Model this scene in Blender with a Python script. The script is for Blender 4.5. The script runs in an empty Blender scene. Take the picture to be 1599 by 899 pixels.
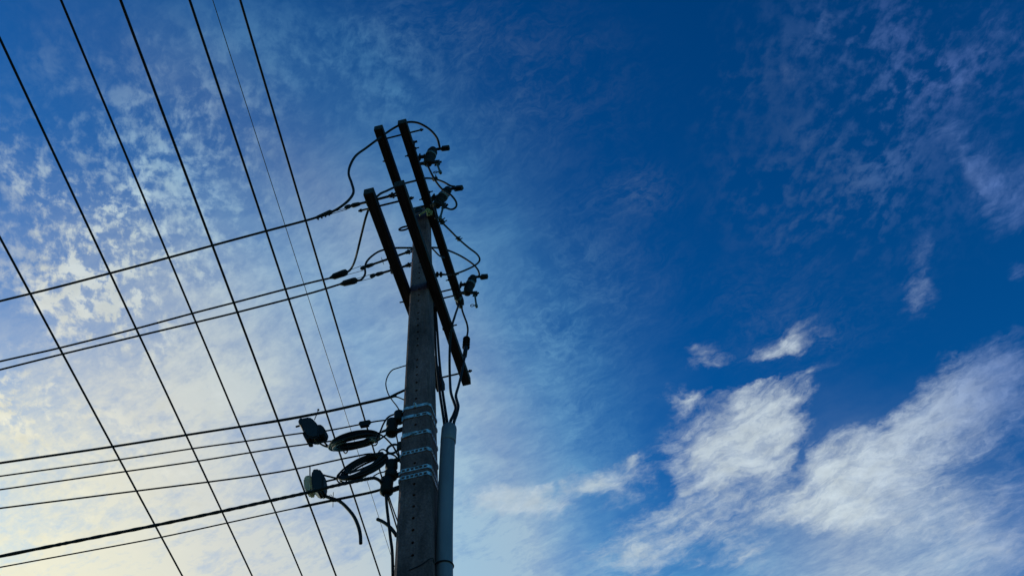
import bpy, bmesh, math, random
from mathutils import Vector, Matrix, noise
random.seed(7)
S = bpy.context.scene
COL = S.collection
R = math.radians

# ---------------------------------------------------------------- camera
CAM = Vector((0, 0, 1.6))
FW = Vector((-0.04802, 0.55713, 0.82897)).normalized()
PITCH, ROLL, YAW, FPX = R(55.992), R(-9.262), R(4.925), 1200.03
_hd = Vector((-math.sin(YAW), math.cos(YAW), 0)); _rt = Vector((math.cos(YAW), math.sin(YAW), 0)); _up = Vector((0, 0, 1))
FW = _hd * math.cos(PITCH) + _up * math.sin(PITCH)
_u2 = -_hd * math.sin(PITCH) + _up * math.cos(PITCH)
RT = _rt * math.cos(ROLL) + _u2 * math.sin(ROLL)
UP = -_rt * math.sin(ROLL) + _u2 * math.cos(ROLL)
cd = bpy.data.cameras.new('camera'); cam = bpy.data.objects.new('camera', cd); COL.objects.link(cam)
cd.sensor_fit = 'HORIZONTAL'; cd.sensor_width = 36; cd.lens = FPX * 36 / 1599; cd.clip_start = 0.05; cd.clip_end = 6000
cam.matrix_world = Matrix(((RT.x, UP.x, -FW.x, CAM.x), (RT.y, UP.y, -FW.y, CAM.y), (RT.z, UP.z, -FW.z, CAM.z), (0, 0, 0, 1)))
S.camera = cam

def ray(x, y):
    return FW + RT * ((x - 799.5) / FPX) + UP * ((449.5 - y) / FPX)
def at(x, y, X=None, Y=None, Z=None):
    """the point of the sight line through a photo pixel that lies on one upright or level plane of the place"""
    d = ray(x, y)
    t = X / d.x if X is not None else Y / d.y if Y is not None else (Z - 1.6) / d.z
    return CAM + d * t

# ---------------------------------------------------------------- sky, sun, exposure
SUN_EL, SUN_AZ = R(21), R(-54)            # azimuth measured from +Y towards +X
SUN = Vector((math.sin(SUN_AZ) * math.cos(SUN_EL), math.cos(SUN_AZ) * math.cos(SUN_EL), math.sin(SUN_EL)))
sd = bpy.data.lights.new('sun', 'SUN'); so = bpy.data.objects.new('sun', sd); COL.objects.link(so)
sd.energy = 2.0; sd.angle = R(0.6); sd.color = (1, .9, .74)
so.rotation_euler = (-SUN).to_track_quat('-Z', 'Y').to_euler()

def build_world():
    w = bpy.data.worlds.new('World'); S.world = w; w.use_nodes = True
    nt = w.node_tree; N = nt.nodes; L = nt.links; N.clear()
    def nd(t, **k):
        n = N.new(t)
        for a, b in k.items(): setattr(n, a, b)
        return n
    def put(n, i, v):
        if hasattr(v, 'is_output'): L.new(v, n.inputs[i])
        elif v is not None: n.inputs[i].default_value = v
    def M(op, a, b=None, c=None, clamp=False):
        n = nd('ShaderNodeMath', operation=op, use_clamp=clamp)
        put(n, 0, a); put(n, 1, b); put(n, 2, c); return n.outputs[0]
    def VM(op, a, b=None, out=0):
        n = nd('ShaderNodeVectorMath', operation=op); put(n, 0, a)
        if op == 'SCALE': put(n, 3, b)
        else: put(n, 1, b)
        return n.outputs[out]
    def noise_(vec, scale, detail, rough=.55, lac=2.0, dist=0.0, col=False):
        n = nd('ShaderNodeTexNoise'); put(n, 'Vector', vec); n.inputs['Scale'].default_value = scale
        n.inputs['Detail'].default_value = detail; n.inputs['Roughness'].default_value = rough
        n.inputs['Lacunarity'].default_value = lac; n.inputs['Distortion'].default_value = dist
        return n.outputs['Color' if col else 'Fac']
    def sm(v, lo, hi, a=0., b=1.):
        n = nd('ShaderNodeMapRange', interpolation_type='SMOOTHSTEP'); put(n, 0, v)
        n.inputs[1].default_value = lo; n.inputs[2].default_value = hi; n.inputs[3].default_value = a; n.inputs[4].default_value = b
        return n.outputs[0]
    def mapv(vec, loc=(0, 0, 0), rot=0, scale=(1, 1, 1), typ='POINT'):
        n = nd('ShaderNodeMapping', vector_type=typ); put(n, 0, vec)
        n.inputs['Location'].default_value = loc; n.inputs['Rotation'].default_value = (0, 0, rot); n.inputs['Scale'].default_value = scale
        return n.outputs[0]
    def aniso(vec, ang, sy): return mapv(mapv(vec, rot=R(-ang)), scale=(1, sy, 1))
    def mixc(f, a, b):
        n = nd('ShaderNodeMix', data_type='RGBA'); put(n, 0, f); put(n, 6, a); put(n, 7, b); return n.outputs[2]
    tc = nd('ShaderNodeTexCoord').outputs['Generated']
    sep = nd('ShaderNodeSeparateXYZ'); put(sep, 0, tc)
    zc = M('MAXIMUM', sep.outputs[2], 0.06)
    cmb = nd('ShaderNodeCombineXYZ'); put(cmb, 0, M('DIVIDE', sep.outputs[0], zc)); put(cmb, 1, M('DIVIDE', sep.outputs[1], zc))
    P = cmb.outputs[0]                          # where the sight line meets the level cloud sheet (height = 1)
    # warped copies of the sheet coordinates: ragged cloud edges
    w1 = VM('SUBTRACT', noise_(P, 5.0, 5, .6, col=True), (.5, .5, .5))
    w2 = VM('SUBTRACT', noise_(P, 21.0, 4, .6, col=True), (.5, .5, .5))
    PW = VM('ADD', VM('ADD', P, VM('SCALE', w1, .10)), VM('SCALE', w2, .075))
    PS = VM('ADD', P, VM('SCALE', w1, .22))
    PF = VM('ADD', P, VM('SCALE', w1, .05))
    def plane(x, y):
        d = ray(x, y); return Vector((d.x / d.z, d.y / d.z))
    def blob(vec, x, y, a, b, ang, amp, acc):
        """soft elliptical patch of cloud: centre, half-axes and tilt estimated in the photo, kept as a patch of the level sheet"""
        ca, sa = math.cos(R(ang)), math.sin(R(ang))
        c = plane(x, y)
        e1 = (plane(x + a * ca, y - a * sa) - plane(x - a * ca, y + a * sa)) / 2
        e2 = (plane(x + b * sa, y + b * ca) - plane(x - b * sa, y - b * ca)) / 2
        m = Matrix(((e1.x, e2.x), (e1.y, e2.y)))
        mmt = m @ m.transposed()
        th = .5 * math.atan2(2 * mmt[0][1], mmt[0][0] - mmt[1][1])
        tr, df = (mmt[0][0] + mmt[1][1]) / 2, math.hypot((mmt[0][0] - mmt[1][1]) / 2, mmt[0][1])
        s1, s2 = math.sqrt(max(tr + df, 1e-9)), math.sqrt(max(tr - df, 1e-9))
        v = mapv(vec, (c.x, c.y, 0), th, (s1, s2, 1), 'TEXTURE')
        g = nd('ShaderNodeTexGradient', gradient_type='QUADRATIC_SPHERE'); put(g, 0, v)
        return M('MULTIPLY_ADD', g.outputs['Fac'], amp, acc)
    def blobs(vec, lst):
        acc = 0.0
        for q in lst: acc = blob(vec, *q, acc)
        return acc
    sunf = VM('DOT_PRODUCT', tc, tuple(SUN), out=1)

    # clear sky
    sky = nd('ShaderNodeTexSky', sky_type='NISHITA'); sky.sun_disc = False
    sky.sun_elevation = SUN_EL; sky.sun_rotation = SUN_AZ; sky.altitude = 800; sky.air_density = 1.0; sky.dust_density = SKY_DUST; sky.ozone_density = 3.0
    hs = nd('ShaderNodeHueSaturation'); put(hs, 'Color', sky.outputs[0]); hs.inputs['Saturation'].default_value = SKY_SAT; hs.inputs['Value'].default_value = SKY_VAL; hs.inputs['Hue'].default_value = SKY_HUE
    gm = nd('ShaderNodeGamma'); put(gm, 0, hs.outputs[0]); gm.inputs[1].default_value = SKY_GAM
    base = VM('MULTIPLY', gm.outputs[0], SKY_TINT)

    # thin milky sheet towards the sun
    veil = blobs(PS, VEIL)
    vt = noise_(aniso(PS, -15, 2.4), 6, 9, .62)
    vf = noise_(aniso(PF, -20, 2.1), 26, 9, .70)
    veil = M('MULTIPLY', M('MULTIPLY', veil, M('MULTIPLY_ADD', vt, 1.2, .40)), M('MULTIPLY_ADD', vf, 1.1, .45))
    # small mottled cloudlets
    fl = noise_(PF, 40, 6, .6)
    fl2 = noise_(aniso(PF, -57, 2.2), 46, 5, .62)
    fl3 = noise_(P, 9, 3, .5)
    mot = M('ADD', M('MULTIPLY', fl, .6), M('ADD', M('MULTIPLY', fl2, .25), M('MULTIPLY', fl3, .35)))
    mot = sm(mot, .54, .74)
    clump = sm(noise_(PS, 6.5, 5, .55), .34, .62, .55, 1.1)
    mott = M('MULTIPLY', M('MULTIPLY', blobs(PS, MOTTLE), mot), clump)
    # fine ripples
    rip = M('ADD', M('MULTIPLY', noise_(aniso(PS, -16, 2.0), 44, 7, .68), .55), M('MULTIPLY', noise_(aniso(PF, -20, 2.0), 11, 5, .6), .45))
    ripp = M('MULTIPLY', blobs(P, RIPPLE), sm(rip, .40, .72))
    # wispy clouds
    wb = blobs(PW, WISP)
    fib = noise_(aniso(PS, -26, 3.2), 12, 10, .66)
    puff = noise_(P, 15, 10, .62)
    tear = M('SUBTRACT', M('ADD', M('MULTIPLY', fib, .55), M('MULTIPLY', puff, .55)), .55)
    dens = M('ADD', M('MULTIPLY', wb, 1.15), M('MULTIPLY', tear, M('MINIMUM', M('MULTIPLY', wb, 9.0), 2.3)))
    fib2 = noise_(aniso(PS, -24, 2.0), 19, 9, .64)
    wisp = M('MULTIPLY', sm(dens, .12, 1.30, 0, .96), sm(fib2, .30, .62, .62, 1.0))

    # light scattered by the cloud towards us: strongest near the sun
    def scat(table):
        cr = nd('ShaderNodeValToRGB'); put(cr, 0, M('MULTIPLY_ADD', sunf, .5, .5)); el = cr.color_ramp.elements
        for i, (p, c) in enumerate(table):
            e = el[i] if i < 2 else el.new(p)
            e.position = p; e.color = (*c, 1)
        return VM('SCALE', cr.outputs[0], 10.0)
    ccol, wcol = scat(CLOUD_RAMP), scat(WISP_RAMP)
    # denser parts turn a little brighter / greyer
    shade = M('MULTIPLY_ADD', noise_(P, 22, 5, .6), .5, .75)
    ccol2 = VM('SCALE', ccol, shade)
    def clampv(v): return M('MINIMUM', v, .97)
    c = mixc(clampv(veil), base, ccol)
    c = mixc(clampv(ripp), c, ccol)
    c = mixc(clampv(mott), c, ccol2)
    c = mixc(clampv(wisp), c, VM('SCALE', wcol, shade))
    bg = nd('ShaderNodeBackground'); put(bg, 0, c); bg.inputs[1].default_value = .1
    out = nd('ShaderNodeOutputWorld'); L.new(bg.outputs[0], out.inputs[0])
    w.cycles.sampling_method = 'MANUAL'; w.cycles.sample_map_resolution = 256

SKY_SAT, SKY_VAL, SKY_HUE, SKY_GAM, SKY_DUST = 1.35, 1.0, .5, 1.4, .6
SKY_TINT = (.55, 1.08, .90)
WISP_RAMP = [(0.0, (.02, .05, .14)), (1.0, (.92, .86, .60)), (.575, (.10, .19, .46)), (.62, (.18, .28, .52)), (.66, (.44, .54, .67)), (.71, (.57, .66, .72)), (.77, (.52, .61, .68)), (.83, (.46, .57, .66)), (.9, (.5, .6, .68))]
CLOUD_RAMP = [(0.0, (.02, .05, .14)), (1.0, (.95, .90, .66)), (.45, (.04, .09, .24)), (.575, (.10, .18, .46)), (.62, (.13, .24, .50)), (.67, (.36, .50, .66)), (.72, (.55, .66, .72)), (.77, (.24, .46, .66)), (.80, (.16, .42, .66)), (.83, (.21, .46, .67)), (.86, (.36, .51, .64)),
              (.89, (.35, .54, .69)), (.92, (.52, .61, .65)), (.955, (.68, .70, .65)), (.98, (.86, .84, .66))]
# x, y, half-length, half-width, tilt (deg, counter-clockwise), strength
VEIL = [(60, 1000, 950, 520, 8, 1.35), (330, 600, 600, 400, 35, .74), (800, 960, 320, 440, 0, 1.0), (540, 920, 460, 260, 0, .85), (690, 690, 300, 400, 0, .48), (600, 400, 320, 300, -20, .26),
        (330, 60, 420, 200, 0, .14), (1480, 880, 480, 260, 0, .7), (1150, 960, 520, 200, 0, .8)]
MOTTLE = [(20, 520, 130, 60, -30, -1.4), (150, 600, 170, 45, -35, -.8), (190, 340, 400, 300, 40, 1.75), (150, 470, 380, 170, 20, 1.4), (60, 660, 320, 210, -20, 1.6), (330, 560, 280, 240, 60, .8),
          (300, 720, 420, 220, 0, 1.0), (80, 840, 400, 160, 0, .8), (540, 60, 300, 130, 0, .36), (600, 160, 240, 110, 10, .25), (1450, 80, 400, 210, 0, .42),
          (1370, 260, 310, 290, 0, .32), (1500, 60, 300, 190, 0, .25)]
RIPPLE = [(840, 550, 230, 240, -30, .50), (700, 260, 220, 300, 0, .20), (560, 340, 260, 200, 0, .24), (990, 300, 130, 70, 0, .12), (560, 60, 320, 110, 0, .22), (250, 120, 420, 200, 0, .14), (450, 560, 400, 300, 0, .25), (900, 690, 200, 160, 0, .3), (830, 150, 300, 260, 0, .07), (900, 420, 240, 200, 0, .12), (1250, 500, 330, 160, 0, .07)]
WISP = [(1130, 725, 330, 150, 42, 1.0), (1195, 668, 180, 120, 20, .9), (1165, 600, 100, 34, 70, .45), (1072, 622, 62, 28, 0, .8), (1000, 862, 170, 80, 20, .85), (1160, 862, 130, 90, 10, .6), (1090, 690, 120, 70, 0, .4),
        (1340, 745, 280, 140, 20, .95), (1455, 662, 380, 90, 32, .95), (1475, 612, 180, 95, 30, .6), (1550, 585, 170, 75, 40, .6), (1490, 800, 470, 230, 12, .62), (1290, 800, 240, 55, 0, .5), (1595, 640, 190, 90, 35, .5), (1560, 860, 260, 110, 0, .5),
        (1335, 628, 150, 75, 18, -1.0), (1250, 710, 85, 34, 62, -.9), (1250, 855, 170, 55, 0, -.7), (1040, 745, 50, 80, 0, -.5), (1190, 578, 150, 30, 12, -1.1), (1440, 690, 120, 26, 28, -.35), (1420, 860, 150, 40, 10, -.4), (1540, 720, 130, 36, 30, -.3),
        (1226, 542, 90, 46, 28, .85), (1305, 530, 60, 40, 40, .28), (1100, 562, 78, 58, 20, .52), (1440, 440, 60, 130, 0, .6), (1570, 285, 280, 120, -40, .75), (1592, 430, 48, 40, 0, .6), (1510, 250, 120, 40, -50, .3),
        (918, 758, 190, 52, 16, 1.15), (800, 782, 150, 46, -8, 1.45), (858, 774, 26, 36, 0, -.6), (985, 712, 32, 26, 0, .6), (1300, 35, 120, 80, 20, .22), (1270, 75, 130, 60, 40, .26), (1510, 130, 70, 60, -40, .28), (1250, 130, 110, 50, 10, .22),
        (1430, 55, 200, 90, 20, .2), (1575, 40, 170, 140, 0, .3)]
build_world()
S.view_settings.view_transform = 'Standard'; S.view_settings.look = 'None'
S.view_settings.exposure = 0; S.view_settings.gamma = 1; S.view_settings.use_curve_mapping = False
S.cycles.max_bounces = 4

# ---------------------------------------------------------------- materials
def mat(name, col, rough=.6, metal=0., var=.0, vscale=20., col2=None, bump=0., bscale=60., spec=.5, streak=False, trans=0.):
    m = bpy.data.materials.new(name); m.use_nodes = True
    nt = m.node_tree; b = nt.nodes['Principled BSDF']
    b.inputs['Roughness'].default_value = rough; b.inputs['Metallic'].default_value = metal
    b.inputs['Specular IOR Level'].default_value = spec
    b.inputs['Base Color'].default_value = (*col, 1)
    tc = nt.nodes.new('ShaderNodeTexCoord')
    if var or col2:
        n = nt.nodes.new('ShaderNodeTexNoise'); n.inputs['Scale'].default_value = vscale; n.inputs['Detail'].default_value = 6; n.inputs['Roughness'].default_value = .62
        if streak:
            mp = nt.nodes.new('ShaderNodeMapping'); mp.inputs['Scale'].default_value = (1, 1, .16)
            nt.links.new(tc.outputs['Object'], mp.inputs[0]); nt.links.new(mp.outputs[0], n.inputs['Vector'])
        else: nt.links.new(tc.outputs['Object'], n.inputs['Vector'])
        r = nt.nodes.new('ShaderNodeValToRGB')
        c2 = col2 or tuple(c * (1 - var) for c in col)
        r.color_ramp.elements[0].position = .38; r.color_ramp.elements[1].position = .66
        r.color_ramp.elements[0].color = (*c2, 1); r.color_ramp.elements[1].color = (*col, 1)
        nt.links.new(n.outputs['Fac'], r.inputs[0]); nt.links.new(r.outputs[0], b.inputs['Base Color'])
    if bump:
        n = nt.nodes.new('ShaderNodeTexNoise'); n.inputs['Scale'].default_value = bscale; n.inputs['Detail'].default_value = 5
        nt.links.new(tc.outputs['Object'], n.inputs['Vector'])
        bp = nt.nodes.new('ShaderNodeBump'); bp.inputs['Strength'].default_value = bump; bp.inputs['Distance'].default_value = .01
        nt.links.new(n.outputs['Fac'], bp.inputs['Height']); nt.links.new(bp.outputs[0], b.inputs['Normal'])
    if trans:
        t = nt.nodes.new('ShaderNodeBsdfTranslucent'); t.inputs[0].default_value = (*col, 1)
        mx = nt.nodes.new('ShaderNodeMixShader'); mx.inputs[0].default_value = trans
        nt.links.new(b.outputs[0], mx.inputs[1]); nt.links.new(t.outputs[0], mx.inputs[2])
        nt.links.new(mx.outputs[0], nt.nodes['Material Output'].inputs[0])
    return m
def concrete():
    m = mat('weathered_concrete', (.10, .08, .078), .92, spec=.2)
    nt = m.node_tree; N = nt.nodes; L = nt.links; b = N['Principled BSDF']; tc = N.new('ShaderNodeTexCoord')
    def tex(sc, scale, det, rough=.6):
        mp = N.new('ShaderNodeMapping'); mp.inputs['Scale'].default_value = scale; L.new(tc.outputs['Object'], mp.inputs[0])
        n = N.new('ShaderNodeTexNoise'); n.inputs['Scale'].default_value = sc; n.inputs['Detail'].default_value = det; n.inputs['Roughness'].default_value = rough
        L.new(mp.outputs[0], n.inputs['Vector']); return n.outputs['Fac']
    def ramp(f, a, c0, p, c1):
        r = N.new('ShaderNodeValToRGB'); r.color_ramp.elements[0].position = a; r.color_ramp.elements[1].position = p
        r.color_ramp.elements[0].color = (*c0, 1); r.color_ramp.elements[1].color = (*c1, 1); L.new(f, r.inputs[0]); return r.outputs[0]
    def mix(f, a, c, mode='MIX'):
        x = N.new('ShaderNodeMix'); x.data_type = 'RGBA'; x.blend_type = mode
        for k, v in ((0, f), (6, a), (7, c)):
            if hasattr(v, 'is_output'): L.new(v, x.inputs[k])
            else: x.inputs[k].default_value = v
        return x.outputs[2]
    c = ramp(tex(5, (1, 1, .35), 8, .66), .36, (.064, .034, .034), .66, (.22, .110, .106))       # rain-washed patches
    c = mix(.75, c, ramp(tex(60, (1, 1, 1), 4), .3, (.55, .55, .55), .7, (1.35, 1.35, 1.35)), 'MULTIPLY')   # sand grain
    c = mix(ramp(tex(26, (1.6, 1.6, .05), 4), .60, (0, 0, 0), .72, (.6, .6, .6)), c, (.022, .02, .02, 1))   # runs of dirt
    c = mix(ramp(tex(17, (1, 1, .7), 6, .7), .725, (0, 0, 0), .745, (.8, .8, .8)), c, (.34, .33, .32, 1))    # lime flecks
    L.new(c, b.inputs['Base Color'])
    bp = N.new('ShaderNodeBump'); bp.inputs['Strength'].default_value = .6; bp.inputs['Distance'].default_value = .008
    L.new(tex(38, (1, 1, 1), 6), bp.inputs['Height']); L.new(bp.outputs[0], b.inputs['Normal'])
    return m
M_CONC = concrete()
def timber():
    m = mat('dark_timber', (.022, .02, .019), .85, spec=.2)
    nt = m.node_tree; N = nt.nodes; L = nt.links; b = N['Principled BSDF']; tc = N.new('ShaderNodeTexCoord')
    mp = N.new('ShaderNodeMapping'); mp.inputs['Scale'].default_value = (9, .6, 9); L.new(tc.outputs['Object'], mp.inputs[0])
    n = N.new('ShaderNodeTexNoise'); n.inputs['Scale'].default_value = 6; n.inputs['Detail'].default_value = 6; n.inputs['Roughness'].default_value = .65; L.new(mp.outputs[0], n.inputs['Vector'])
    r = N.new('ShaderNodeValToRGB'); r.color_ramp.elements[0].position = .36; r.color_ramp.elements[1].position = .72
    r.color_ramp.elements[0].color = (.006, .006, .006, 1); r.color_ramp.elements[1].color = (.058, .047, .040, 1); L.new(n.outputs['Fac'], r.inputs[0]); L.new(r.outputs[0], b.inputs['Base Color'])
    bp = N.new('ShaderNodeBump'); bp.inputs['Strength'].default_value = .8; bp.inputs['Distance'].default_value = .006; L.new(n.outputs['Fac'], bp.inputs['Height']); L.new(bp.outputs[0], b.inputs['Normal'])
    return m
M_ARM = timber()
M_RUB = mat('black_cable_jacket', (.007, .007, .0075), .7, spec=.25, var=.4, vscale=9)
M_LINE = mat('aged_conductor', (.012, .012, .013), .75, spec=.25, var=.4, vscale=6)
M_BLUEWIRE = mat('thin_steel_wire', (.10, .12, .14), .5, metal=.3, var=.3, vscale=6)
M_STEEL = mat('dull_galvanised_steel', (.03, .028, .027), .7, spec=.2, metal=.3, col2=(.014, .013, .012), vscale=30)
M_STRAP = mat('bright_galvanised_strap', (.78, .72, .70), .42, metal=.6, col2=(.22, .18, .16), vscale=26)
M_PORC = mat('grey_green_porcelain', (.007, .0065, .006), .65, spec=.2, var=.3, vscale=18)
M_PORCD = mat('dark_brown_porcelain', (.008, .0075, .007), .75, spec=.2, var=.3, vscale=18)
M_BAND = mat('aluminium_band', (.10, .105, .095), .5, metal=.4, var=.2, vscale=40)
M_PIPE = mat('grey_galvanised_conduit', (.175, .14, .15), .5, metal=.15, col2=(.09, .073, .08), vscale=4, streak=True)
M_BOX = mat('dark_grey_plastic', (.024, .021, .024), .65, spec=.2, var=.25, vscale=12)
M_PALE = mat('yellowed_translucent_plastic', (.44, .43, .33), .5, var=.35, vscale=15, trans=.55)
M_TUBE = mat('fibre_tube', (.04, .065, .055), .5, var=.2, vscale=20)
M_ROPE = mat('yellow_rope', (.45, .40, .14), .8, var=.35, vscale=60)
M_GROUND = mat('dry_earth_ground', (.13, .11, .085), .95, col2=(.09, .075, .055), vscale=.6)

# ---------------------------------------------------------------- mesh helpers
def frame(d):
    d = d.normalized(); a = Vector((0, 0, 1)) if abs(d.z) < .9 else Vector((1, 0, 0))
    u = d.cross(a).normalized(); return u, d.cross(u).normalized()
def smooth_path(pts, n=8):
    pts = [Vector(p) for p in pts]
    if len(pts) < 3: return pts
    P = [pts[0] * 2 - pts[1]] + pts + [pts[-1] * 2 - pts[-2]]
    out = []
    for i in range(1, len(P) - 2):
        a, b, c, d = P[i - 1:i + 3]
        for k in range(n):
            t = k / n
            out.append(.5 * ((2 * b) + (c - a) * t + (2 * a - 5 * b + 4 * c - d) * t * t + (3 * b - a - 3 * c + d) * t ** 3))
    out.append(pts[-1]); return out
class MB:
    def __init__(s): s.bm = bmesh.new()
    def ring(s, c, u, v, r, n):
        return [s.bm.verts.new(c + u * (r * math.cos(2 * math.pi * k / n)) + v * (r * math.sin(2 * math.pi * k / n))) for k in range(n)]
    def skin(s, rings, cap=True, closed=False):
        n = len(rings[0]); m = len(rings)
        for i in range(m if closed else m - 1):
            a, b = rings[i], rings[(i + 1) % m]
            for k in range(n):
                f = s.bm.faces.new((a[k], a[(k + 1) % n], b[(k + 1) % n], b[k])); f.smooth = True
        if cap and not closed:
            s.bm.faces.new(rings[0][::-1]); s.bm.faces.new(rings[-1])
    def tube(s, pts, r, n=8, sm=True, twist=None, k=8, wob=0.):
        p = smooth_path(pts, k) if sm else [Vector(q) for q in pts]
        u, v = frame(p[1] - p[0]); rings = []
        for i, c in enumerate(p):
            d = (p[min(i + 1, len(p) - 1)] - p[max(i - 1, 0)]).normalized()
            u = (u - d * u.dot(d)).normalized(); v = d.cross(u)
            rr = r[min(i * len(r) // len(p), len(r) - 1)] if isinstance(r, (list, tuple)) else r
            if wob: rr *= 1 + wob * math.sin(i * 1.9)
            rings.append(s.ring(c, u, v, rr, n))
        s.skin(rings); return s
    def lathe(s, p0, p1, prof, n=16):
        """prof: list of (fraction along p0->p1, radius)"""
        p0, p1 = Vector(p0), Vector(p1); d = p1 - p0; u, v = frame(d)
        rings = [s.ring(p0 + d * t, u, d.normalized().cross(u), max(r, 1e-4), n) for t, r in prof]
        s.skin(rings)
        return s
    def rod(s, p0, p1, r, n=10): return s.lathe(p0, p1, [(0, r), (1, r)], n)
    def box(s, c, ax, bev=0.):
        """ax: three half-axis vectors"""
        c = Vector(c); x, y, z = [Vector(a) for a in ax]
        vs = [s.bm.verts.new(c + x * i + y * j + z * k) for i in (-1, 1) for j in (-1, 1) for k in (-1, 1)]
        fs = [s.bm.faces.new([vs[i] for i in q]) for q in ((0, 1, 3, 2), (4, 6, 7, 5), (0, 4, 5, 1), (2, 3, 7, 6), (0, 2, 6, 4), (1, 5, 7, 3))]
        if bev:
            es = list({e for f in fs for e in f.edges})
            bmesh.ops.bevel(s.bm, geom=es, offset=bev, segments=2, affect='EDGES', profile=.6)
        return s
    def torus(s, c, u, v, R_, r, n=24, m=8, ratio=1.):
        c, u, v = Vector(c), Vector(u).normalized(), Vector(v).normalized(); w = u.cross(v).normalized(); rings = []
        for i in range(n):
            a = 2 * math.pi * i / n
            d = u * math.cos(a) + v * (math.sin(a) * ratio)
            rings.append(s.ring(c + d * R_, d.normalized(), w, r, m))
        s.skin(rings, closed=True); return s
    def build(s, name, m, parent=None):
        bmesh.ops.recalc_face_normals(s.bm, faces=s.bm.faces)
        off = Vector(parent_loc(parent)) if parent else Vector((0, 0, 0))
        if off.length: bmesh.ops.translate(s.bm, verts=s.bm.verts, vec=-off)
        me = bpy.data.meshes.new(name); s.bm.to_mesh(me); s.bm.free()
        o = bpy.data.objects.new(name, me); COL.objects.link(o); me.materials.append(m)
        if parent: o.parent = parent
        return o
def parent_loc(o):
    l = Vector((0, 0, 0))
    while o: l += o.location; o = o.parent
    return l
def tag(o, label=None, cat=None, group=None, kind=None):
    if label: o['label'] = label
    if cat: o['category'] = cat
    if group: o['group'] = group
    if kind: o['kind'] = kind
    return o
def thing(name, loc, label, cat, group=None):
    o = bpy.data.objects.new(name, None); COL.objects.link(o); o.location = loc; o.empty_display_size = .1
    return tag(o, label, cat, group)
def single(name, mb, m, label, cat, group=None): return tag(mb.build(name, m), label, cat, group)
X3, Y3, Z3 = Vector((1, 0, 0)), Vector((0, 1, 0)), Vector((0, 0, 1))
def copy_tree(o, parent=None):
    c = o.copy(); COL.objects.link(c); c.parent = parent
    for ch in [q for q in bpy.data.objects if q.parent == o]: copy_tree(ch, c)
    return c

# ---------------------------------------------------------------- ground
g = bmesh.new(); bmesh.ops.create_grid(g, x_segments=8, y_segments=8, size=1500)
me = bpy.data.meshes.new('ground'); g.to_mesh(me); g.free()
go = bpy.data.objects.new('ground', me); COL.objects.link(go); me.materials.append(M_GROUND); go['kind'] = 'structure'

# ---------------------------------------------------------------- pole
PX, PY = -1.3306, 4.3597
ZL, ZU, AW, AH, ARM_L = 8.3092, 9.8779, .0989, .1151, 2.6
UL, UU, GL, GU = -1.289, -1.304, .1030, .0895
ZTOP = 10.16
def hw(z): return .10255 + .00883 * (8.3092 - z)      # half width of the tapering shaft
pole = thing('utility_pole', (PX, PY, 0), 'tapering square concrete utility pole with chamfered corners and a row of holes', 'utility pole')
def shaft():
    mb = MB(); bm = mb.bm
    CH = .20                                             # chamfer as a share of the half width
    def sect(z):
        h = hw(z); c = h * CH
        return [Vector((PX + x, PY + y, z)) for x, y in ((-h + c, -h), (h - c, -h), (h, -h + c), (h, h - c), (h - c, h), (-h + c, h), (-h, h - c), (-h, -h + c))]
    step = .107; zs = [-.3]
    while zs[-1] < ZTOP - step: zs.append(zs[-1] + step)
    zs.append(ZTOP)
    rings = [[bm.verts.new(p) for p in sect(z)] for z in zs]
    for i in range(len(rings) - 1):
        a, b = rings[i], rings[i + 1]
        for k in range(1, 8): bm.faces.new((a[k], a[(k + 1) % 8], b[(k + 1) % 8], b[k]))
        zc = (zs[i] + zs[i + 1]) / 2
        if zc < 2.2 or zc > 9.6 or i % 11 == 4 or i % 17 == 9 or zs[i + 1] - zs[i] < .1:
            bm.faces.new((a[0], a[1], b[1], b[0])); continue
        # front face cell with a bored hole
        h = hw(zc); yb = PY - h; n = 12; r = .0118
        outer = []
        corners = (a[0], a[1], b[1], b[0])
        hole = [bm.verts.new((PX + r * math.cos(2 * math.pi * k / n + math.pi * 1.25), yb, zc + r * math.sin(2 * math.pi * k / n + math.pi * 1.25))) for k in range(n)]
        deep = [bm.verts.new((v.co.x, v.co.y + .07, v.co.z)) for v in hole]
        for q in range(4):
            cA, cB = corners[q], corners[(q + 1) % 4]
            ks = [(q * 3 + j) % n for j in range(4)]
            bm.faces.new((cA, cB, hole[ks[3]], hole[ks[2]], hole[ks[1]], hole[ks[0]]))
        for k in range(n): bm.faces.new((hole[k], hole[(k + 1) % n], deep[(k + 1) % n], deep[k]))
        bm.faces.new(deep)
    bm.faces.new(rings[-1]); bm.faces.new(rings[0][::-1])
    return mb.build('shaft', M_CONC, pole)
shaft()
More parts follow.
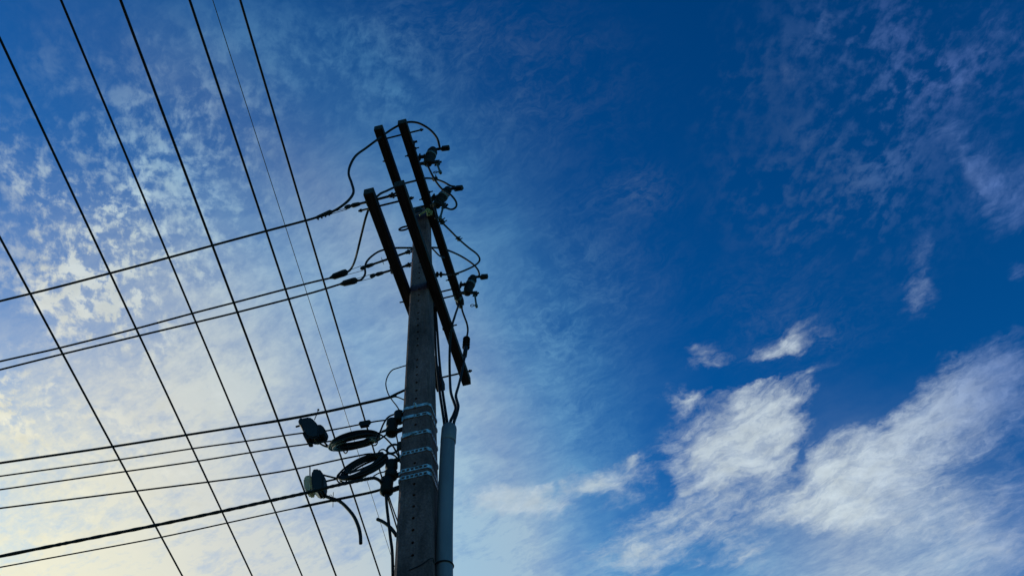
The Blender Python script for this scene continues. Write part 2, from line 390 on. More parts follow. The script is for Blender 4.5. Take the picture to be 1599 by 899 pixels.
def strap(z, wid, slots, partial=None, lift=.004, tilt=0.):
    """flat steel strap round the shaft; slots = number of punched holes per side"""
    mb = MB(); bm = mb.bm; h = hw(z) + lift; c = h * .20
    base = [(-h + c, -h), (h - c, -h), (h, -h + c), (h, h - c), (h - c, h), (-h + c, h), (-h, h - c), (-h, -h + c)]
    t = .003
    for q in range(8):
        p, r = Vector((PX + base[q][0], PY + base[q][1], 0)), Vector((PX + base[(q + 1) % 8][0], PY + base[(q + 1) % 8][1], 0))
        d = (r - p); ln = d.length; d.normalize(); nrm = Vector((d.y, -d.x, 0))
        if slots and q % 2 == 0:
            n = slots; cell = ln / n
            for zz in (z - wid * .42, z + wid * .42):        # rails
                mb.box((p + r) / 2 + Vector((0, 0, zz)), (d * (ln / 2 + .0008), nrm * t, Z3 * wid * .11))
            for k in range(n + 1):                          # bridges between the slots
                w_ = cell * .17 if 0 < k < n else cell * .12
                mb.box(p + d * (ln * k / n) + Vector((0, 0, z)), (d * w_, nrm * t * .9, Z3 * wid * .32))
        else:
            mb.box((p + r) / 2 + Vector((0, 0, z)), (d * (ln / 2 + .0008), nrm * t, Z3 * wid / 2))
    o = mb.build('steel_strap', M_STRAP, pole)
    return o
strap(6.500, .030, 0); strap(6.385, .030, 4); strap(6.175, .034, 5); strap(5.975, .034, 6); strap(5.790, .034, 6); strap(5.718, .034, 6)
mb = MB(); hz = hw(6.5)
mb.box((PX - .004, PY - hz - .014, 6.5), (X3 * .012, Y3 * .009, Z3 * .024), .003); mb.rod((PX - .004, PY - hz - .02, 6.505), (PX - .004, PY - hz - .04, 6.505), .007)
mb.build('strap_buckle', M_STRAP, pole)
mb = MB(); hz = hw(6.175)                                  # free tail of a strap, folded back across the left half
pts = [(-.085, .050), (.02, .010), (.02, .026), (-.085, -.004 + .0)]
v = [mb.bm.verts.new((PX + x, PY - hz - .0105 - y, 6.175 + z)) for x, z, y in ((-.10, -.034, .006), (.018, -.002, .002), (.018, .014, .002), (-.10, .012, .006))]
v2 = [mb.bm.verts.new(q.co + Vector((0, -.002, 0))) for q in v]
mb.bm.faces.new(v); mb.bm.faces.new(v2[::-1])
for k in range(4): mb.bm.faces.new((v[k], v[(k + 1) % 4], v2[(k + 1) % 4], v2[k]))
mb.build('strap_tail', M_STRAP, pole)
mb = MB(); hz = hw(6.385)
mb.box((PX - .065, PY - hz - .011, 6.383), (X3 * .052, Y3 * .002, Z3 * .016)); mb.build('strap_tail', M_STRAP, pole)

# ---------------------------------------------------------------- crossarms
def arm(xc, y0, z0, label):
    root = thing('crossarm', (xc, y0 + ARM_L / 2, z0), label, 'crossarm', 'crossarms bolted to the pole')
    mb = MB(); mb.box((xc, y0 + ARM_L / 2, z0 + AH / 2), (X3 * AW / 2, Y3 * ARM_L / 2, Z3 * AH / 2), .008)
    mb.build('beam', M_ARM, root)
    return root
XLL, XLM, XUM, XUR = PX - GL - AW / 2, PX + GL + AW / 2, PX - GU - AW / 2, PX + GU + AW / 2
a_ll = arm(XLL, PY + UL, ZL, 'lower crossarm left of the pole, leftmost of all, partly hidden by the pole')
a_lm = arm(XLM, PY + UL, ZL, 'lower crossarm passing in front of the pole, its far end hanging lowest right')
a_um = arm(XUM, PY + UU, ZU, 'upper crossarm left of its twin, its lower half hidden behind the pole')
a_ur = arm(XUR, PY + UU, ZU, 'upper crossarm carrying the three fuse cutouts on its right side')
def nub(parent, p, d, ln=.035, r=.008):
    mb = MB(); p = Vector(p); d = Vector(d).normalized(); mb.rod(p, p + d * ln, r, 8); mb.lathe(p, p + d * .012, [(0, .017), (1, .017)], 6)
    mb.build('bolt_end', M_STEEL, parent)
for y in (3.47,): nub(a_um, (XUM - AW / 2, y, ZU + .06), -X3, .03)
for y in (3.47, 4.05, 5.25): nub(a_ur, (XUR - AW / 2, y, ZU + .05), -X3, .04)
for y in (3.42, 4.0, 4.12, 5.22): nub(a_ur, (XUR + AW / 2, y, ZU + .085), X3, .045)
nub(a_ll, (XLL - AW / 2, 4.40, ZL + .06), -X3, .05); nub(a_ll, (XLL - AW / 2, 4.02, ZL + .06), -X3, .03)
nub(a_lm, (XLM + AW / 2, 4.86, ZL + .07), X3, .05)
mb = MB()                                                  # small flat strap on the right side of the upper arm
mb.box((XUR + AW / 2 + .004, 3.36, ZU + .07), (X3 * .004, Y3 * .02, Z3 * .07)); mb.box((XUR + AW / 2 + .02, 3.36, ZU + .13), (X3 * .02, Y3 * .012, Z3 * .006))
mb.build('side_bracket', M_STEEL, a_ur)
def bolt(x0, x1, y, z, label, r=.0105):
    mb = MB(); mb.rod((x0, y, z), (x1, y, z), r, 8)
    for x in (x0 + .025, x1 - .025): mb.lathe((x - .009, y, z), (x + .009, y, z), [(0, .019), (1, .019)], 6)
    return single('spacer_bolt', mb, M_STEEL, label, 'bolt', 'long bolts tying the crossarm pairs')
bolt(XUM - .07, -.985, 3.21, ZU + .06, 'long bolt through the near ends of the upper crossarms, its thread sticking out right')
bolt(-1.645, -1.085, 3.255, ZL + .06, 'long bolt through the near ends of the lower crossarms, its thread sticking out left')
bolt(XLL - .06, -1.078, 5.523, ZL + .06, 'long bolt through the far ends of the lower crossarms above the conduit cables')
bolt(XUM - .05, XUR + .03, 5.40, ZU + .05, 'upper one of two close bolts at the far end of the upper crossarms')
bolt(XUM - .05, XUR + .03, 5.505, ZU + .05, 'lower one of two close bolts at the far end of the upper crossarms')
bolt(PX + .09, XLM + .03, 4.86, ZL + .05, 'short thick bolt between the pole and the lower crossarm halfway down', .016)

# ---------------------------------------------------------------- fuse cutouts
def make_cutout():
    t = thing('fuse_cutout', (0, 0, 0), '', 'fuse cutout', 'open fuse cutouts along the upper crossarm')
    mb = MB(); prof = [(0, .034), (.04, .05), (.10, .052)]
    for k in range(4):
        a = .14 + k * .19; prof += [(a, .046), (a + .045, .061), (a + .075, .061), (a + .10, .047)]
    prof += [(.93, .05), (.97, .046), (1, .03)]
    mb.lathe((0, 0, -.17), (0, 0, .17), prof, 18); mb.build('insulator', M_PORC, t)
    mb = MB(); mb.lathe((0, 0, -.022), (0, 0, .022), [(0, .0635), (1, .0635)], 18); mb.build('clamp_band', M_BAND, t)
    mb = MB(); mb.box((-.085, 0, .0), (X3 * .055, Y3 * .018, Z3 * .012)); mb.box((-.13, 0, .0), (X3 * .006, Y3 * .03, Z3 * .04)); mb.rod((-.07, -.03, 0), (-.07, .03, 0), .009)
    mb.build('mounting_bracket', M_STEEL, t)
    mb = MB(); mb.box((.055, 0, .166), (X3 * .065, Y3 * .013, Z3 * .011)); mb.box((.150, 0, .166), (X3 * .045, Y3 * .026, Z3 * .026), .006)
    mb.lathe((.07, 0, .165), (.07, 0, .215), [(0, .014), (.6, .014), (1, .009)], 8)
    mb.tube([(.10, 0, .15), (.112, 0, .115), (.135, 0, .105), (.20, 0, .118)], .0075, 6); mb.build('top_contact', M_STEEL, t)
    mb = MB(); mb.lathe((0, 0, -.17), (0, 0, -.205), [(0, .05), (.5, .052), (1, .03)], 14); mb.box((.03, 0, -.185), (X3 * .085, Y3 * .016, Z3 * .013)); mb.box((-.05, 0, -.18), (X3 * .035, Y3 * .016, Z3 * .012))
    mb.box((.115, .018, -.21), (X3 * .03, Y3 * .007, Z3 * .028), .003); mb.box((.115, -.018, -.21), (X3 * .03, Y3 * .007, Z3 * .028), .003)
    mb.rod((.12, -.035, -.215), (.12, .035, -.215), .009); mb.rod((.14, 0, -.2), (.165, 0, -.19), .012); mb.rod((.0, 0, -.2), (.0, 0, -.235), .012)
    mb.build('hinge', M_STEEL, t)
    mb = MB(); d = Vector((.34, -.03, -1)).normalized(); p = Vector((.112, 0, -.212))
    mb.lathe(p, p + d * .31, [(0, .011), (.03, .0125), (.82, .0125), (.83, .019), (.97, .019), (1, .012)], 10); tb = mb.build('fuse_tube', M_TUBE, t)
    mb = MB(); q = p + d * .27; mb.torus(q + Vector((-.055, 0, .004)), X3, Z3, .022, .005, 14, 6); mb.rod(q, q + Vector((-.035, 0, .003)), .006); mb.build('pull_ring', M_STEEL, tb)
    return t
proto = make_cutout()
CUT = [(672.5, 243.5, 11, 'fuse cutout highest on the upper crossarm, nearest the arm top', (12, -8)), (691.5, 307, 27, 'middle fuse cutout, leaning most, beside the pole top', (8, -4)), (734.5, 444, 17, 'fuse cutout lowest on the upper crossarm, its dark fuse tube hanging straight down', (0, 0))]
cuts = []
for i, (x, y, tl, lab, tub) in enumerate(CUT):
    o = proto if i == 0 else copy_tree(proto)
    o.location = at(x, y, X=-.985); o.rotation_euler = (0, R(tl), R((3, -5, 2)[i])); o['label'] = lab; cuts.append(o)
bpy.context.view_layer.update()
def cl(i, p): return cuts[i].matrix_world @ Vector(p)

# ---------------------------------------------------------------- main wires
def wire_from(pts, r, name, label, cat, group, m=None, ext0=0., ext1=30., sag=.9, n=6, wob=0., k=6):
    """wire through points; carried on beyond the last one (and before the first) along its own direction, dropping a little"""
    p = [Vector(q) for q in pts]
    d1 = (p[-1] - p[-2]).normalized(); d0 = (p[0] - p[1]).normalized()
    tail = [p[-1] + d1 * (ext1 * t) + Z3 * (-0.0 * t) for t in (.1, .3, .6, 1)] if ext1 else []
    head = [p[0] + d0 * (ext0 * t) for t in (1, .6, .3, .1)] if ext0 else []
    mb = MB(); mb.tube(head + p + tail, r, n, k=k, wob=wob)
    return single(name, mb, m or M_LINE, label, cat, group)
OH = 'street wires passing left of the pole'
for (a, b, z, r, lab, mm) in [
    ((0, 371), (285, 899), 9.2, .0135, 'overhead street wire farthest from the pole, cutting the lower left corner', M_LINE),
    ((0, 61), (394, 899), 9.2, .0135, 'second overhead street wire, entering at the upper left edge', M_LINE),
    ((95, 0), (472, 899), 9.2, .0125, 'third overhead street wire from the left along the top edge', M_LINE),
    ((188, 0), (525, 899), 9.2, .0145, 'thick fourth overhead street wire left of the fuse pole', M_LINE),
    ((296, 0), (594, 899), 9.2, .0130, 'overhead street wire just left of the thin blue wire', M_LINE),
    ((332, 0), (621, 899), 9.9, .0048, 'hair thin bluish wire between two thicker street wires', M_BLUEWIRE),
    ((375, 0), (642, 899), 9.0, .0115, 'overhead street wire nearest the pole, running down behind it', M_LINE)]:
    wire_from([at(*a, Z=z), at(*b, Z=z)], r, 'overhead_wire', lab, 'wire', OH, mm, ext0=30, ext1=60)

SIDE = 'power lines ending at the pole'
Y1, Y2, Y3_ = 3.19, 4.31, 4.35
def wpath(px, Y): return [at(x, y, Y=Y) for x, y in px]
W1 = wpath([(494, 339.5), (479, 344), (415, 361), (333, 383), (264, 402), (174, 426), (82, 450), (0, 470)], Y1)
W2 = wpath([(516, 434), (478, 443), (367, 472), (301, 489), (212, 513), (93, 543), (0, 564)], Y2)
W3 = wpath([(533, 443), (480, 459), (372, 487), (306, 503), (217, 524), (98, 552.5), (0, 577)], Y3_)
wire_from(W1, .0125, 'power_line', 'power line tied off highest, at the near end of the lower crossarm', 'power line', SIDE)
wire_from(W2, .0125, 'power_line', 'upper of two close power lines ending beside the lower crossarm', 'power line', SIDE)
wire_from(W3, .0125, 'power_line', 'lower of two close power lines ending beside the lower crossarm', 'power line', SIDE)

# clamps, strain insulators
CL = 'clamps gripping the ends of the power lines'
def clamp(p0, p1, r, label, ribs):
    p0, p1 = Vector(p0), Vector(p1); d = (p1 - p0)
    root = thing('line_clamp', p0, label, 'clamp', CL)
    mb = MB()
    if ribs:
        mb.lathe(p0, p1, [(0, .012), (.1, r * .6), (.5, r * .8), (.9, r), (1, .012)], 8)
        mb.build('clamp_body', M_STEEL, root)
        for k in range(4):
            c = p0 + d * (.12 + .22 * k) + Vector((0, 0, -.018)); m2 = MB(); m2.rod(c, c + Vector((.012, 0, -.036)), .009, 6); m2.lathe(c + Vector((0, 0, -.004)), c + Vector((0, 0, .012)), [(0, .015), (1, .015)], 6); m2.build('bolt', M_STEEL, root)
    else:
        mb.lathe(p0, p1, [(0, .014), (.12, .022), (.22, r), (.8, r * 1.12), (.93, r), (1, .016)], 10); mb.build('cover', M_RUB, root)
        m2 = MB(); m2.box(p0 + d * .8 + Vector((0, 0, -r * .9)), (d * .09, Y3 * .014, Z3 * .022), .004); m2.build('latch', M_RUB, root); m2 = MB(); m2.box(p0 + d * .68 + Vector((0, 0, r * .9)), (d * .06, Y3 * .012, Z3 * .012), .004)
        m2.build('ridge', M_RUB, root)
    return root
clamp(at(493, 340, Y=Y1), at(519, 330, Y=Y1), .026, 'bolted ribbed clamp at the end of the highest power line', True)
clamp(at(515, 434, Y=Y2), at(543, 424, Y=Y2), .036, 'smooth black clamp cover on the upper of two close lines', False)
clamp(at(531, 444, Y=Y3_), at(558, 437, Y=Y3_), .034, 'smooth black clamp cover on the lower of two close lines', False)
ST = 'strain insulators holding the power lines'
def strain(eye, wallp, strands, label, sheds, hole=.012):
    root = thing('strain_insulator', eye, label, 'insulator', ST)
    e, w_ = Vector(eye), Vector(wallp); d = w_ - e; ln = d.length; dn = d.normalized(); up = Z3
    mb = MB(); mb.torus(e, dn, up, .024, .0125, 18, 8); mb.lathe(e + dn * .03, e + dn * .13, [(0, .014), (.25, .024), (.8, .02), (1, .012)], 10); mb.build('end_fitting', M_STEEL, root)
    mb = MB(); mb.lathe(e + dn * .12, e + dn * (.12 + min(.42, ln - .2)), [(0, .013), (1, .013)], 10); mb.build('core', M_PORCD, root)
    for f in sheds:
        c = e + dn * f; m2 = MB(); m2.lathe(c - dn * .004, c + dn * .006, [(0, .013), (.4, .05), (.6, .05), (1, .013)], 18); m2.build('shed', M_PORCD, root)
    s0 = e + dn * (.12 + min(.42, ln - .2)) - dn * .01
    mb = MB(); mb.lathe(s0, s0 + dn * .06, [(0, .018), (.6, .023), (1, .01)], 10)
    mid = s0 + dn * .05; mb.box((mid + w_) / 2 + Y3 * .014, ((w_ - mid) / 2, Y3 * .004, Z3 * .012)); mb.box((mid + w_) / 2 - Y3 * .014, ((w_ - mid) / 2, Y3 * .004, Z3 * .012))
    mb.torus(w_ - dn * .03, dn, up, .026, .009, 14, 6); mb.rod(w_ - dn * .05 + Y3 * .03, w_ - dn * .05 - Y3 * .03, .01); mb.rod(w_ - dn * .01, w_ + dn * .02, .012)
    mb.build('shackle', M_STEEL, root)
    for s in strands:
        m2 = MB(); m2.rod(s[0], s[1], .0035, 6); m2.build('bail_strand', M_STEEL, root)
    return root
e1 = at(543, 323, Y=Y1); strain(e1, (PX + GL, Y1, ZL + .085), [(at(516, 332, Y=Y1), at(541, 325, Y=Y1)), (at(518, 334, Y=Y1 - .02), at(542, 327, Y=Y1 - .02))], 'strain insulator reaching over the near end of the lower left crossarm', (.19, .27))
e2 = at(567, 418, Y=Y2); strain(e2, (PX - hw(9.25) - .002, Y2, at(640, 392, Y=Y2).z), [(at(540, 424, Y=Y2), at(564, 415, Y=Y2)), (at(542, 429, Y=Y2), at(568, 422, Y=Y2))], 'upper of two strain insulators fixed to the pole, with two thin discs', (.23, .29))
e3 = at(582, 430.5, Y=Y3_); strain(e3, (PX - hw(9.05) - .002, Y3_, at(640, 413, Y=Y3_).z), [(at(557, 435, Y=Y3_), at(580, 428, Y=Y3_)), (at(557, 440, Y=Y3_), at(582, 434, Y=Y3_))], 'lower of two strain insulators fixed to the pole, with one thin disc', (.21,))

# ---------------------------------------------------------------- jumpers
JP = 'black jumper cables around the pole head'
def cable(pts, r, label, name='jumper_cable', group=JP, cat='cable', m=None, n=8, k=8):
    mb = MB(); mb.tube(pts, r, n, k=k); return single(name, mb, m or M_RUB, label, cat, group)
YA = 3.14
cable([at(508, 334, Y=Y1), at(519, 330.5, Y=Y1)] + [at(x, y, Y=Y_) for x, y, Y_ in ((532, 323, 3.19), (545, 312, 3.185), (552, 300, 3.18), (549, 286, 3.17), (544.5, 272, 3.16), (547, 258, 3.15), (556, 243, 3.14), (572, 231, 3.14), (588, 219, 3.12))]
      + [at(x, y, Z=10.02) for x, y in ((603, 208), (618, 198.5), (634, 191.5), (650, 191.5))] + [at(664, 197.5, Y=3.2), at(675, 206, Y=3.3), at(683, 217, Y=3.42), cl(0, (.07, 0, .21))], .0135,
      'jumper cable bowing out left of the upper crossarms and over to the highest cutout')
cable([at(540, 426, Y=Y2), at(547, 421, Y=Y2), at(553, 410, Y=4.2), at(558, 393, Y=4.0), at(564, 368, Y=3.8), at(572, 337, Y=3.55), at(580, 318, Y=3.45)] + [at(592, 304, Z=8.9), at(604, 298, Z=9.2), at(616, 292.5, Z=9.5)]
      + [at(632, 286.5, Z=10.02), at(648, 282.5, Z=10.03), at(664, 278.5, Z=10.03), at(678, 279.5, Y=3.93), at(692, 284, Y=3.96), at(703, 290, Y=3.99), cl(1, (.07, 0, .21))], .0125,
      'jumper cable slanting down behind the lower left crossarm to the clamp of the middle line')
cable([at(556, 438, Y=Y3_), at(564, 436.5, Y=Y3_), at(570, 428, Y=Y3_), at(570, 418, Y=4.36), at(573, 408, Y=4.38), at(583, 398, Y=4.42), at(596, 391, Y=4.5), at(616, 387.3, Y=4.56), at(645, 387, Y=4.6), at(673, 386.5, Y=4.72), at(688, 387.5, Y=4.9), at(700, 391, Z=10.03), at(720, 400, Y=5.18), at(738, 412, Y=5.25), at(746, 421, Y=5.28), cl(2, (.07, 0, .215))], .0125,
      'jumper cable passing behind the pole from the lowest line to the lowest cutout')
cable([cl(0, (.0, 0, -.22)), at(678, 279, Y=3.56), at(690, 295, Y=3.7), at(704, 304.5, Y=3.85), at(712, 315, Y=3.92), at(712, 323, Y=3.95), at(704, 327, Y=3.97), cl(1, (.10, 0, -.215))], .0115,
      'short looped cable from the highest cutout past the middle one')
cable([cl(1, (.0, 0, -.22)), at(683, 338, Y=4.05), at(690, 347, Y=4.12), at(703, 360, Y=4.3), at(716, 373, Y=4.5), at(731, 386, Y=4.7), at(745, 397, Y=4.9), at(749, 406, Y=5.0), at(742, 414, Y=5.0), at(726, 422, Y=4.98), at(710, 427.5, Y=4.95), at(697, 428.5, Y=4.92), at(688, 429, Y=4.92)], .0115,
      'jumper cable looping out right between the middle and lowest cutouts')
cable([at(673, 386, Y=4.62), at(678, 391, Y=4.66), at(686, 399, Y=4.72), at(694, 402, Y=4.85)], .0105, 'stub of cable crossing the gap right of the pole above the pin insulator')
# small connectors on the jumpers
CN = 'small connectors on the jumper cables'
def connector(p, d, label, r=.02, ln=.06):
    p, d = Vector(p), Vector(d).normalized(); mb = MB(); mb.lathe(p - d * ln / 2, p + d * ln / 2, [(0, .013), (.15, r), (.85, r), (1, .013)], 8)
    u, v = frame(d)
    for s_ in (-.3, .3): mb.rod(p + d * ln * s_ - u * r * 1.3, p + d * ln * s_ + u * r * 1.9, .007, 6)
    single('wire_connector', mb, M_STEEL, label, 'connector', CN)
connector(at(716, 373, Y=4.5), at(731, 386, Y=4.7) - at(703, 360, Y=4.3), 'two bolt connector on the right jumper cable, halfway along its slope', .022, .08)
connector(at(690, 346, Y=4.11), at(703, 360, Y=4.3) - at(683, 338, Y=4.05), 'round dark connector just under the middle cutout', .03, .07)
connector(at(679, 279, Z=10.03), X3, 'dark connector where two cables cross above the middle cutout', .024, .07)
# pin insulator between pole and upper arm
t = thing('pin_insulator', (PX + .11, 4.9, 9.28), 'small dark insulator with two fins in the gap right of the pole', 'insulator')
pA, pB = at(676, 428.5, Y=4.92), at(694, 428.5, Y=4.92); dd = pB - pA
mb = MB(); mb.rod(pA - dd * .35, pB, .013); mb.build('stem', M_STEEL, t)
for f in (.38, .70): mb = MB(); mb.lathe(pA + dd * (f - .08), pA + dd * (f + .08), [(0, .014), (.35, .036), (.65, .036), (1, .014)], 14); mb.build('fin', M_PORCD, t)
# eye bolt, rope at pole top
t = thing('eye_bolt', (XLM - AW / 2, 3.64, ZL), 'open steel eye sticking out left of the lower crossarm beside the pole head', 'eye bolt')
c = at(633.5, 356, X=XLM - AW / 2 - .03); mb = MB(); mb.torus(c - X3 * .015, X3, Z3, .052, .010, 24, 8, .62); mb.rod(c + X3 * .03, c + X3 * .09, .011); mb.build('eye', M_STEEL, t)
t = thing('pole_cap', (PX, PY, ZTOP), 'dark metal plate and bent strap on top of the pole', 'pole cap')
mb = MB(); mb.box((PX - .01, PY - .02, ZTOP + .011), (X3 * .085, Y3 * .085, Z3 * .01), .004); mb.box((PX - .03, PY - .09, ZTOP - .05), (X3 * .05, Y3 * .006, Z3 * .06), .003); mb.build('plate', M_STEEL, t)
mb = MB(); yq = PY - hw(10.1) - .02; mb.tube([(PX - .07, yq, ZTOP - .05), (PX - .05, yq - .01, ZTOP - .02), (PX - .01, yq - .01, ZTOP - .025), (PX + .02, yq - .005, ZTOP - .07), (PX + .02, yq, ZTOP - .1)], .004, 6); mb.build('bent_strap', M_BAND, t)
mb = MB(); pr = [at(x, y, Y=4.12) for x, y in ((655, 336), (660, 332.5), (664, 330), (667, 326), (670, 328), (669, 332), (673, 329), (672, 335), (668, 336), (667, 331))]
mb.tube(pr, .0085, 6); mb.tube([p + Vector((.012, 0, -.015)) for p in pr[2:8]], .0075, 6); single('knotted_rope', mb, M_ROPE, 'scrap of yellowish rope knotted at the pole top', 'rope')

# ---------------------------------------------------------------- conduit and its cables
CX, CY = -1.091, 4.36
cpts = [(-1.078, CY, 6.275), (-1.1, CY, 6.0), (-1.142, CY, 5.0), (-1.14, CY + .0, 4.0), (-1.125, CY, 3.0), (-1.10, CY, 1.5), (-1.085, CY, 0)]
con = thing('conduit', (-1.1, CY, 0), 'grey blue conduit pipe standing against the right side of the pole', 'conduit pipe')
mb = MB(); mb.tube(cpts, .0595, 24); mb.build('pipe', M_PIPE, con)
d = (Vector(cpts[0]) - Vector(cpts[1])).normalized(); p = Vector(cpts[0])
mb = MB(); mb.lathe(p - d * .16, p + d * .03, [(0, .0602), (.02, .0632), (.8, .0632), (.9, .060), (1, .044)], 24); mb.build('end_collar', M_PIPE, con)
mb = MB(); q = at(693, 884, Y=CY); mb.torus(q, X3, Y3, .067, .0045, 26, 6); 
hb_ = hw(4.9); mb.tube([q + Vector((-.062, -.02, 0)), (PX + hb_ + .006, PY - hb_ + .0, 4.94), (PX + .06, PY - hb_ - .006, 4.90), (PX - .02, PY - hb_ - .006, 4.88)], .003, 6); single('binding_wire', mb, M_RUB, 'thin dark wire bound round the grey conduit low in the picture', 'wire')
CC = 'cables rising out of the conduit'
top = p + d * .0
cable([top + Vector((.018, -.01, -.1)), at(703, 660, Y=4.36), at(708, 648, Y=4.42), at(711.5, 637, Y=4.5), at(709, 628, Y=4.58), at(704, 612, Y=4.66), at(702.5, 590, Z=7.55), at(702, 560, Z=7.85), at(703, 530, Z=8.12), at(706, 508, Z=8.28), at(709.5, 496, Z=8.6), at(712, 488, Z=9.2), (XUR - .01, 5.63, ZU + .04)], .0135, 'conduit cable crossing in front of the lower crossarm up to the arm end', 'power_cable', CC)
cable([top + Vector((.04, 0, -.1)), at(708.5, 661, Y=4.36), at(713.5, 645, Y=4.40), at(715.5, 634, Y=4.46), at(713, 624, Y=4.56), at(712, 616, Y=4.68), at(716, 602, Z=7.5), at(720, 586, Z=7.85), at(724, 566, Z=8.25), at(726.5, 553, Z=8.6), at(727.6, 540, Z=8.8)], .0135, 'rightmost conduit cable, twisting up to the ribbed termination', 'power_cable', CC)
for dx, lab in ((-1.3, 'leftmost conduit cable, running up behind the right edge of the pole'), (3.4, 'second conduit cable from the left, running up close behind the pole')):
    cable([top + Vector((-.03 + dx * .006, .0, -.1)), at(695 + dx, 661, Y=4.38), at(692 + dx, 640, Y=4.44), at(689 + dx, 620, Y=4.5), at(686.5 + dx, 600, Y=4.54), at(682.5 + dx, 560, Y=4.58), at(680 + dx * .8, 515, Y=4.58), at(677 + dx * .6, 470, Y=4.57), at(673 + dx * .4, 425, Y=4.56), at(671 + dx * .2, 385, Y=4.55), at(669, 350, Y=4.54)], .0125, lab, 'power_cable', CC)
t = thing('cable_termination', at(728, 538, Z=8.85), 'ribbed cable termination hanging right of the lower crossarm end', 'cable termination', 'ribbed cable terminations')
tp = [at(725.5, 556, Z=8.55), at(727.8, 540, Z=8.85), at(728.6, 528, Z=9.1)]
mb = MB(); mb.rod(tp[0], tp[1], .026, 12); mb.rod(tp[1], tp[2], .022, 12); mb.build('sleeve', M_RUB, t)
for k in range(4):
    c = tp[1].lerp(tp[2], -.1 + .34 * k); dn = (tp[2] - tp[1]).normalized(); mb = MB(); mb.lathe(c - dn * .012, c + dn * .012, [(0, .046), (.5, .04), (1, .024)], 14); mb.build('shed', M_PORCD, t)
cable([tp[2], at(730.5, 516, Z=9.3), at(729, 505, Z=9.45), at(725, 494, Z=9.6), at(721.5, 483, Z=9.8), (XUR + .025, 5.62, ZU + .05)], .0125, 'cable from the ribbed termination up to the end of the upper crossarm')
t = thing('cable_termination', (XUR, 5.5, ZU), 'dull gold wrapped termination at the low end of the upper crossarm', 'cable termination', 'ribbed cable terminations')
for k in range(3):
    yy = 5.44 + .075 * k; mb = MB(); q = Vector((XUR + .0, yy, ZU - .016)); mb.lathe(q - Y3 * .014, q + Y3 * .014, [(0, .03), (.3, .05), (.7, .05), (1, .03)], 16); mb.build('wrap', M_BAND if k % 2 else M_PORCD, t)
mb = MB(); mb.rod((XUR, 5.38, ZU - .02), (XUR, 5.66, ZU - .02), .03, 12); mb.build('sleeve', M_RUB, t)

# ---------------------------------------------------------------- service cables, lower
SV = 'service cables running off left from the lower pole'
def svc(px, y0, dz, r, label, wob=0.):
    p0 = at(*px[0], Y=y0); p1 = at(*px[-1], Z=p0.z + dz)
    pts = [p0]
    for x, y in px[1:-1]:
        f = (px[0][0] - x) / (px[0][0] - px[-1][0])
        for _ in range(1): pts.append(at(x, y, Z=p0.z + dz * f - .0))
    pts.append(p1)
    return wire_from(pts, r, 'service_cable', label, 'cable', SV, M_RUB, wob=wob, k=14 if wob else 6), pts
YS = 4.3
_, P1 = svc([(619, 617), (605, 621), (565, 630), (511.5, 642), (437.7, 656), (315, 675), (175, 697), (0, 722.5)], YS, -.06, [.013] * 6 + [.011] * 10, 'topmost service cable, ending just under the small loop of wire')
_, P2 = svc([(603, 655.5), (590, 657), (576, 659.5), (511, 672), (470, 676), (383, 688.5), (300, 700), (187, 717), (0, 743)], YS, -.06, .0068, 'service cable with a small black splice just above the upper coil')
_, P3 = svc([(607, 671), (590, 676), (540, 685), (515, 688.5), (450, 697), (392, 706), (308, 719.5), (197, 735.5), (0, 764)], YS, -.06, .0068, 'service cable passing behind the upper coil')
_, P4 = svc([(603, 712), (580, 708), (560, 711), (530, 717), (465, 731), (406, 741), (325, 752), (213, 766), (0, 793)], YS, -.05, .0068, 'service cable meeting the top of the lower coil')
_, P5 = svc([(597, 757), (594, 751), (588, 747), (581, 746), (560, 750), (520, 758.5), (480, 768.5), (423, 781), (345, 798), (243, 819.5), (120, 844), (0, 868)], YS, -.08, .0128, 'thick spiral wrapped service cable under the pale closure', .12)
_, P6 = svc([(598, 763), (580, 768), (552, 774), (520, 780.5), (430, 799.5), (354, 816), (252, 838), (130, 861), (0, 885)], YS, -.08, [.0105] * 5 + [.0055] * 12, 'lowest service cable, crossed by the curved hanging cable')
# splice on the second cable
t = thing('cable_splice', at(570, 660.5, Z=P2[2].z), 'small black splice on a service cable above the upper coil', 'splice')
q0, q1 = at(560.5, 662, Z=P2[2].z), at(579, 658.5, Z=P2[2].z); dq = q1 - q0
mb = MB(); mb.lathe(q0, q1, [(0, .012), (.1, .022), (.9, .022), (1, .012)], 10); mb.build('sleeve', M_RUB, t)
mb = MB(); mb.box((q0 + q1) / 2 - Z3 * .026, (dq * .36, Y3 * .016, Z3 * .016), .004); mb.build('clip', M_RUB, t)
# loop of wire and straps at the top cable's end
cable([(PX - hw(7.1), YS - .02, at(630, 574, Y=YS).z)] + [at(x, y, Y=YS) for x, y in ((622, 574), (612, 578), (605, 588), (602.5, 600), (606, 614), (612, 624), (619, 633), (624, 641))], .0055, 'thin loop of wire bulging left of the pole above the straps', 'wire_loop', None, 'wire')
t = thing('anchor_hook', (PX - hw(6.7), YS, 6.7), 'forked anchor holding the topmost service cable to the pole', 'hook')
hx = PX - hw(6.7)
zz = P1[0].z
mb = MB(); mb.tube([P1[0] + Vector((-.05, 0, 0)), P1[0] + Vector((0, 0, .02)), (hx + .01, YS, zz + .05)], .011, 8); mb.build('upper_leg', M_RUB, t)
mb = MB(); mb.tube([P1[0] + Vector((-.07, 0, -.01)), P1[0] + Vector((0, 0, -.02)), (hx + .01, YS, zz - .10)], .006, 8); mb.build('lower_leg', M_RUB, t)
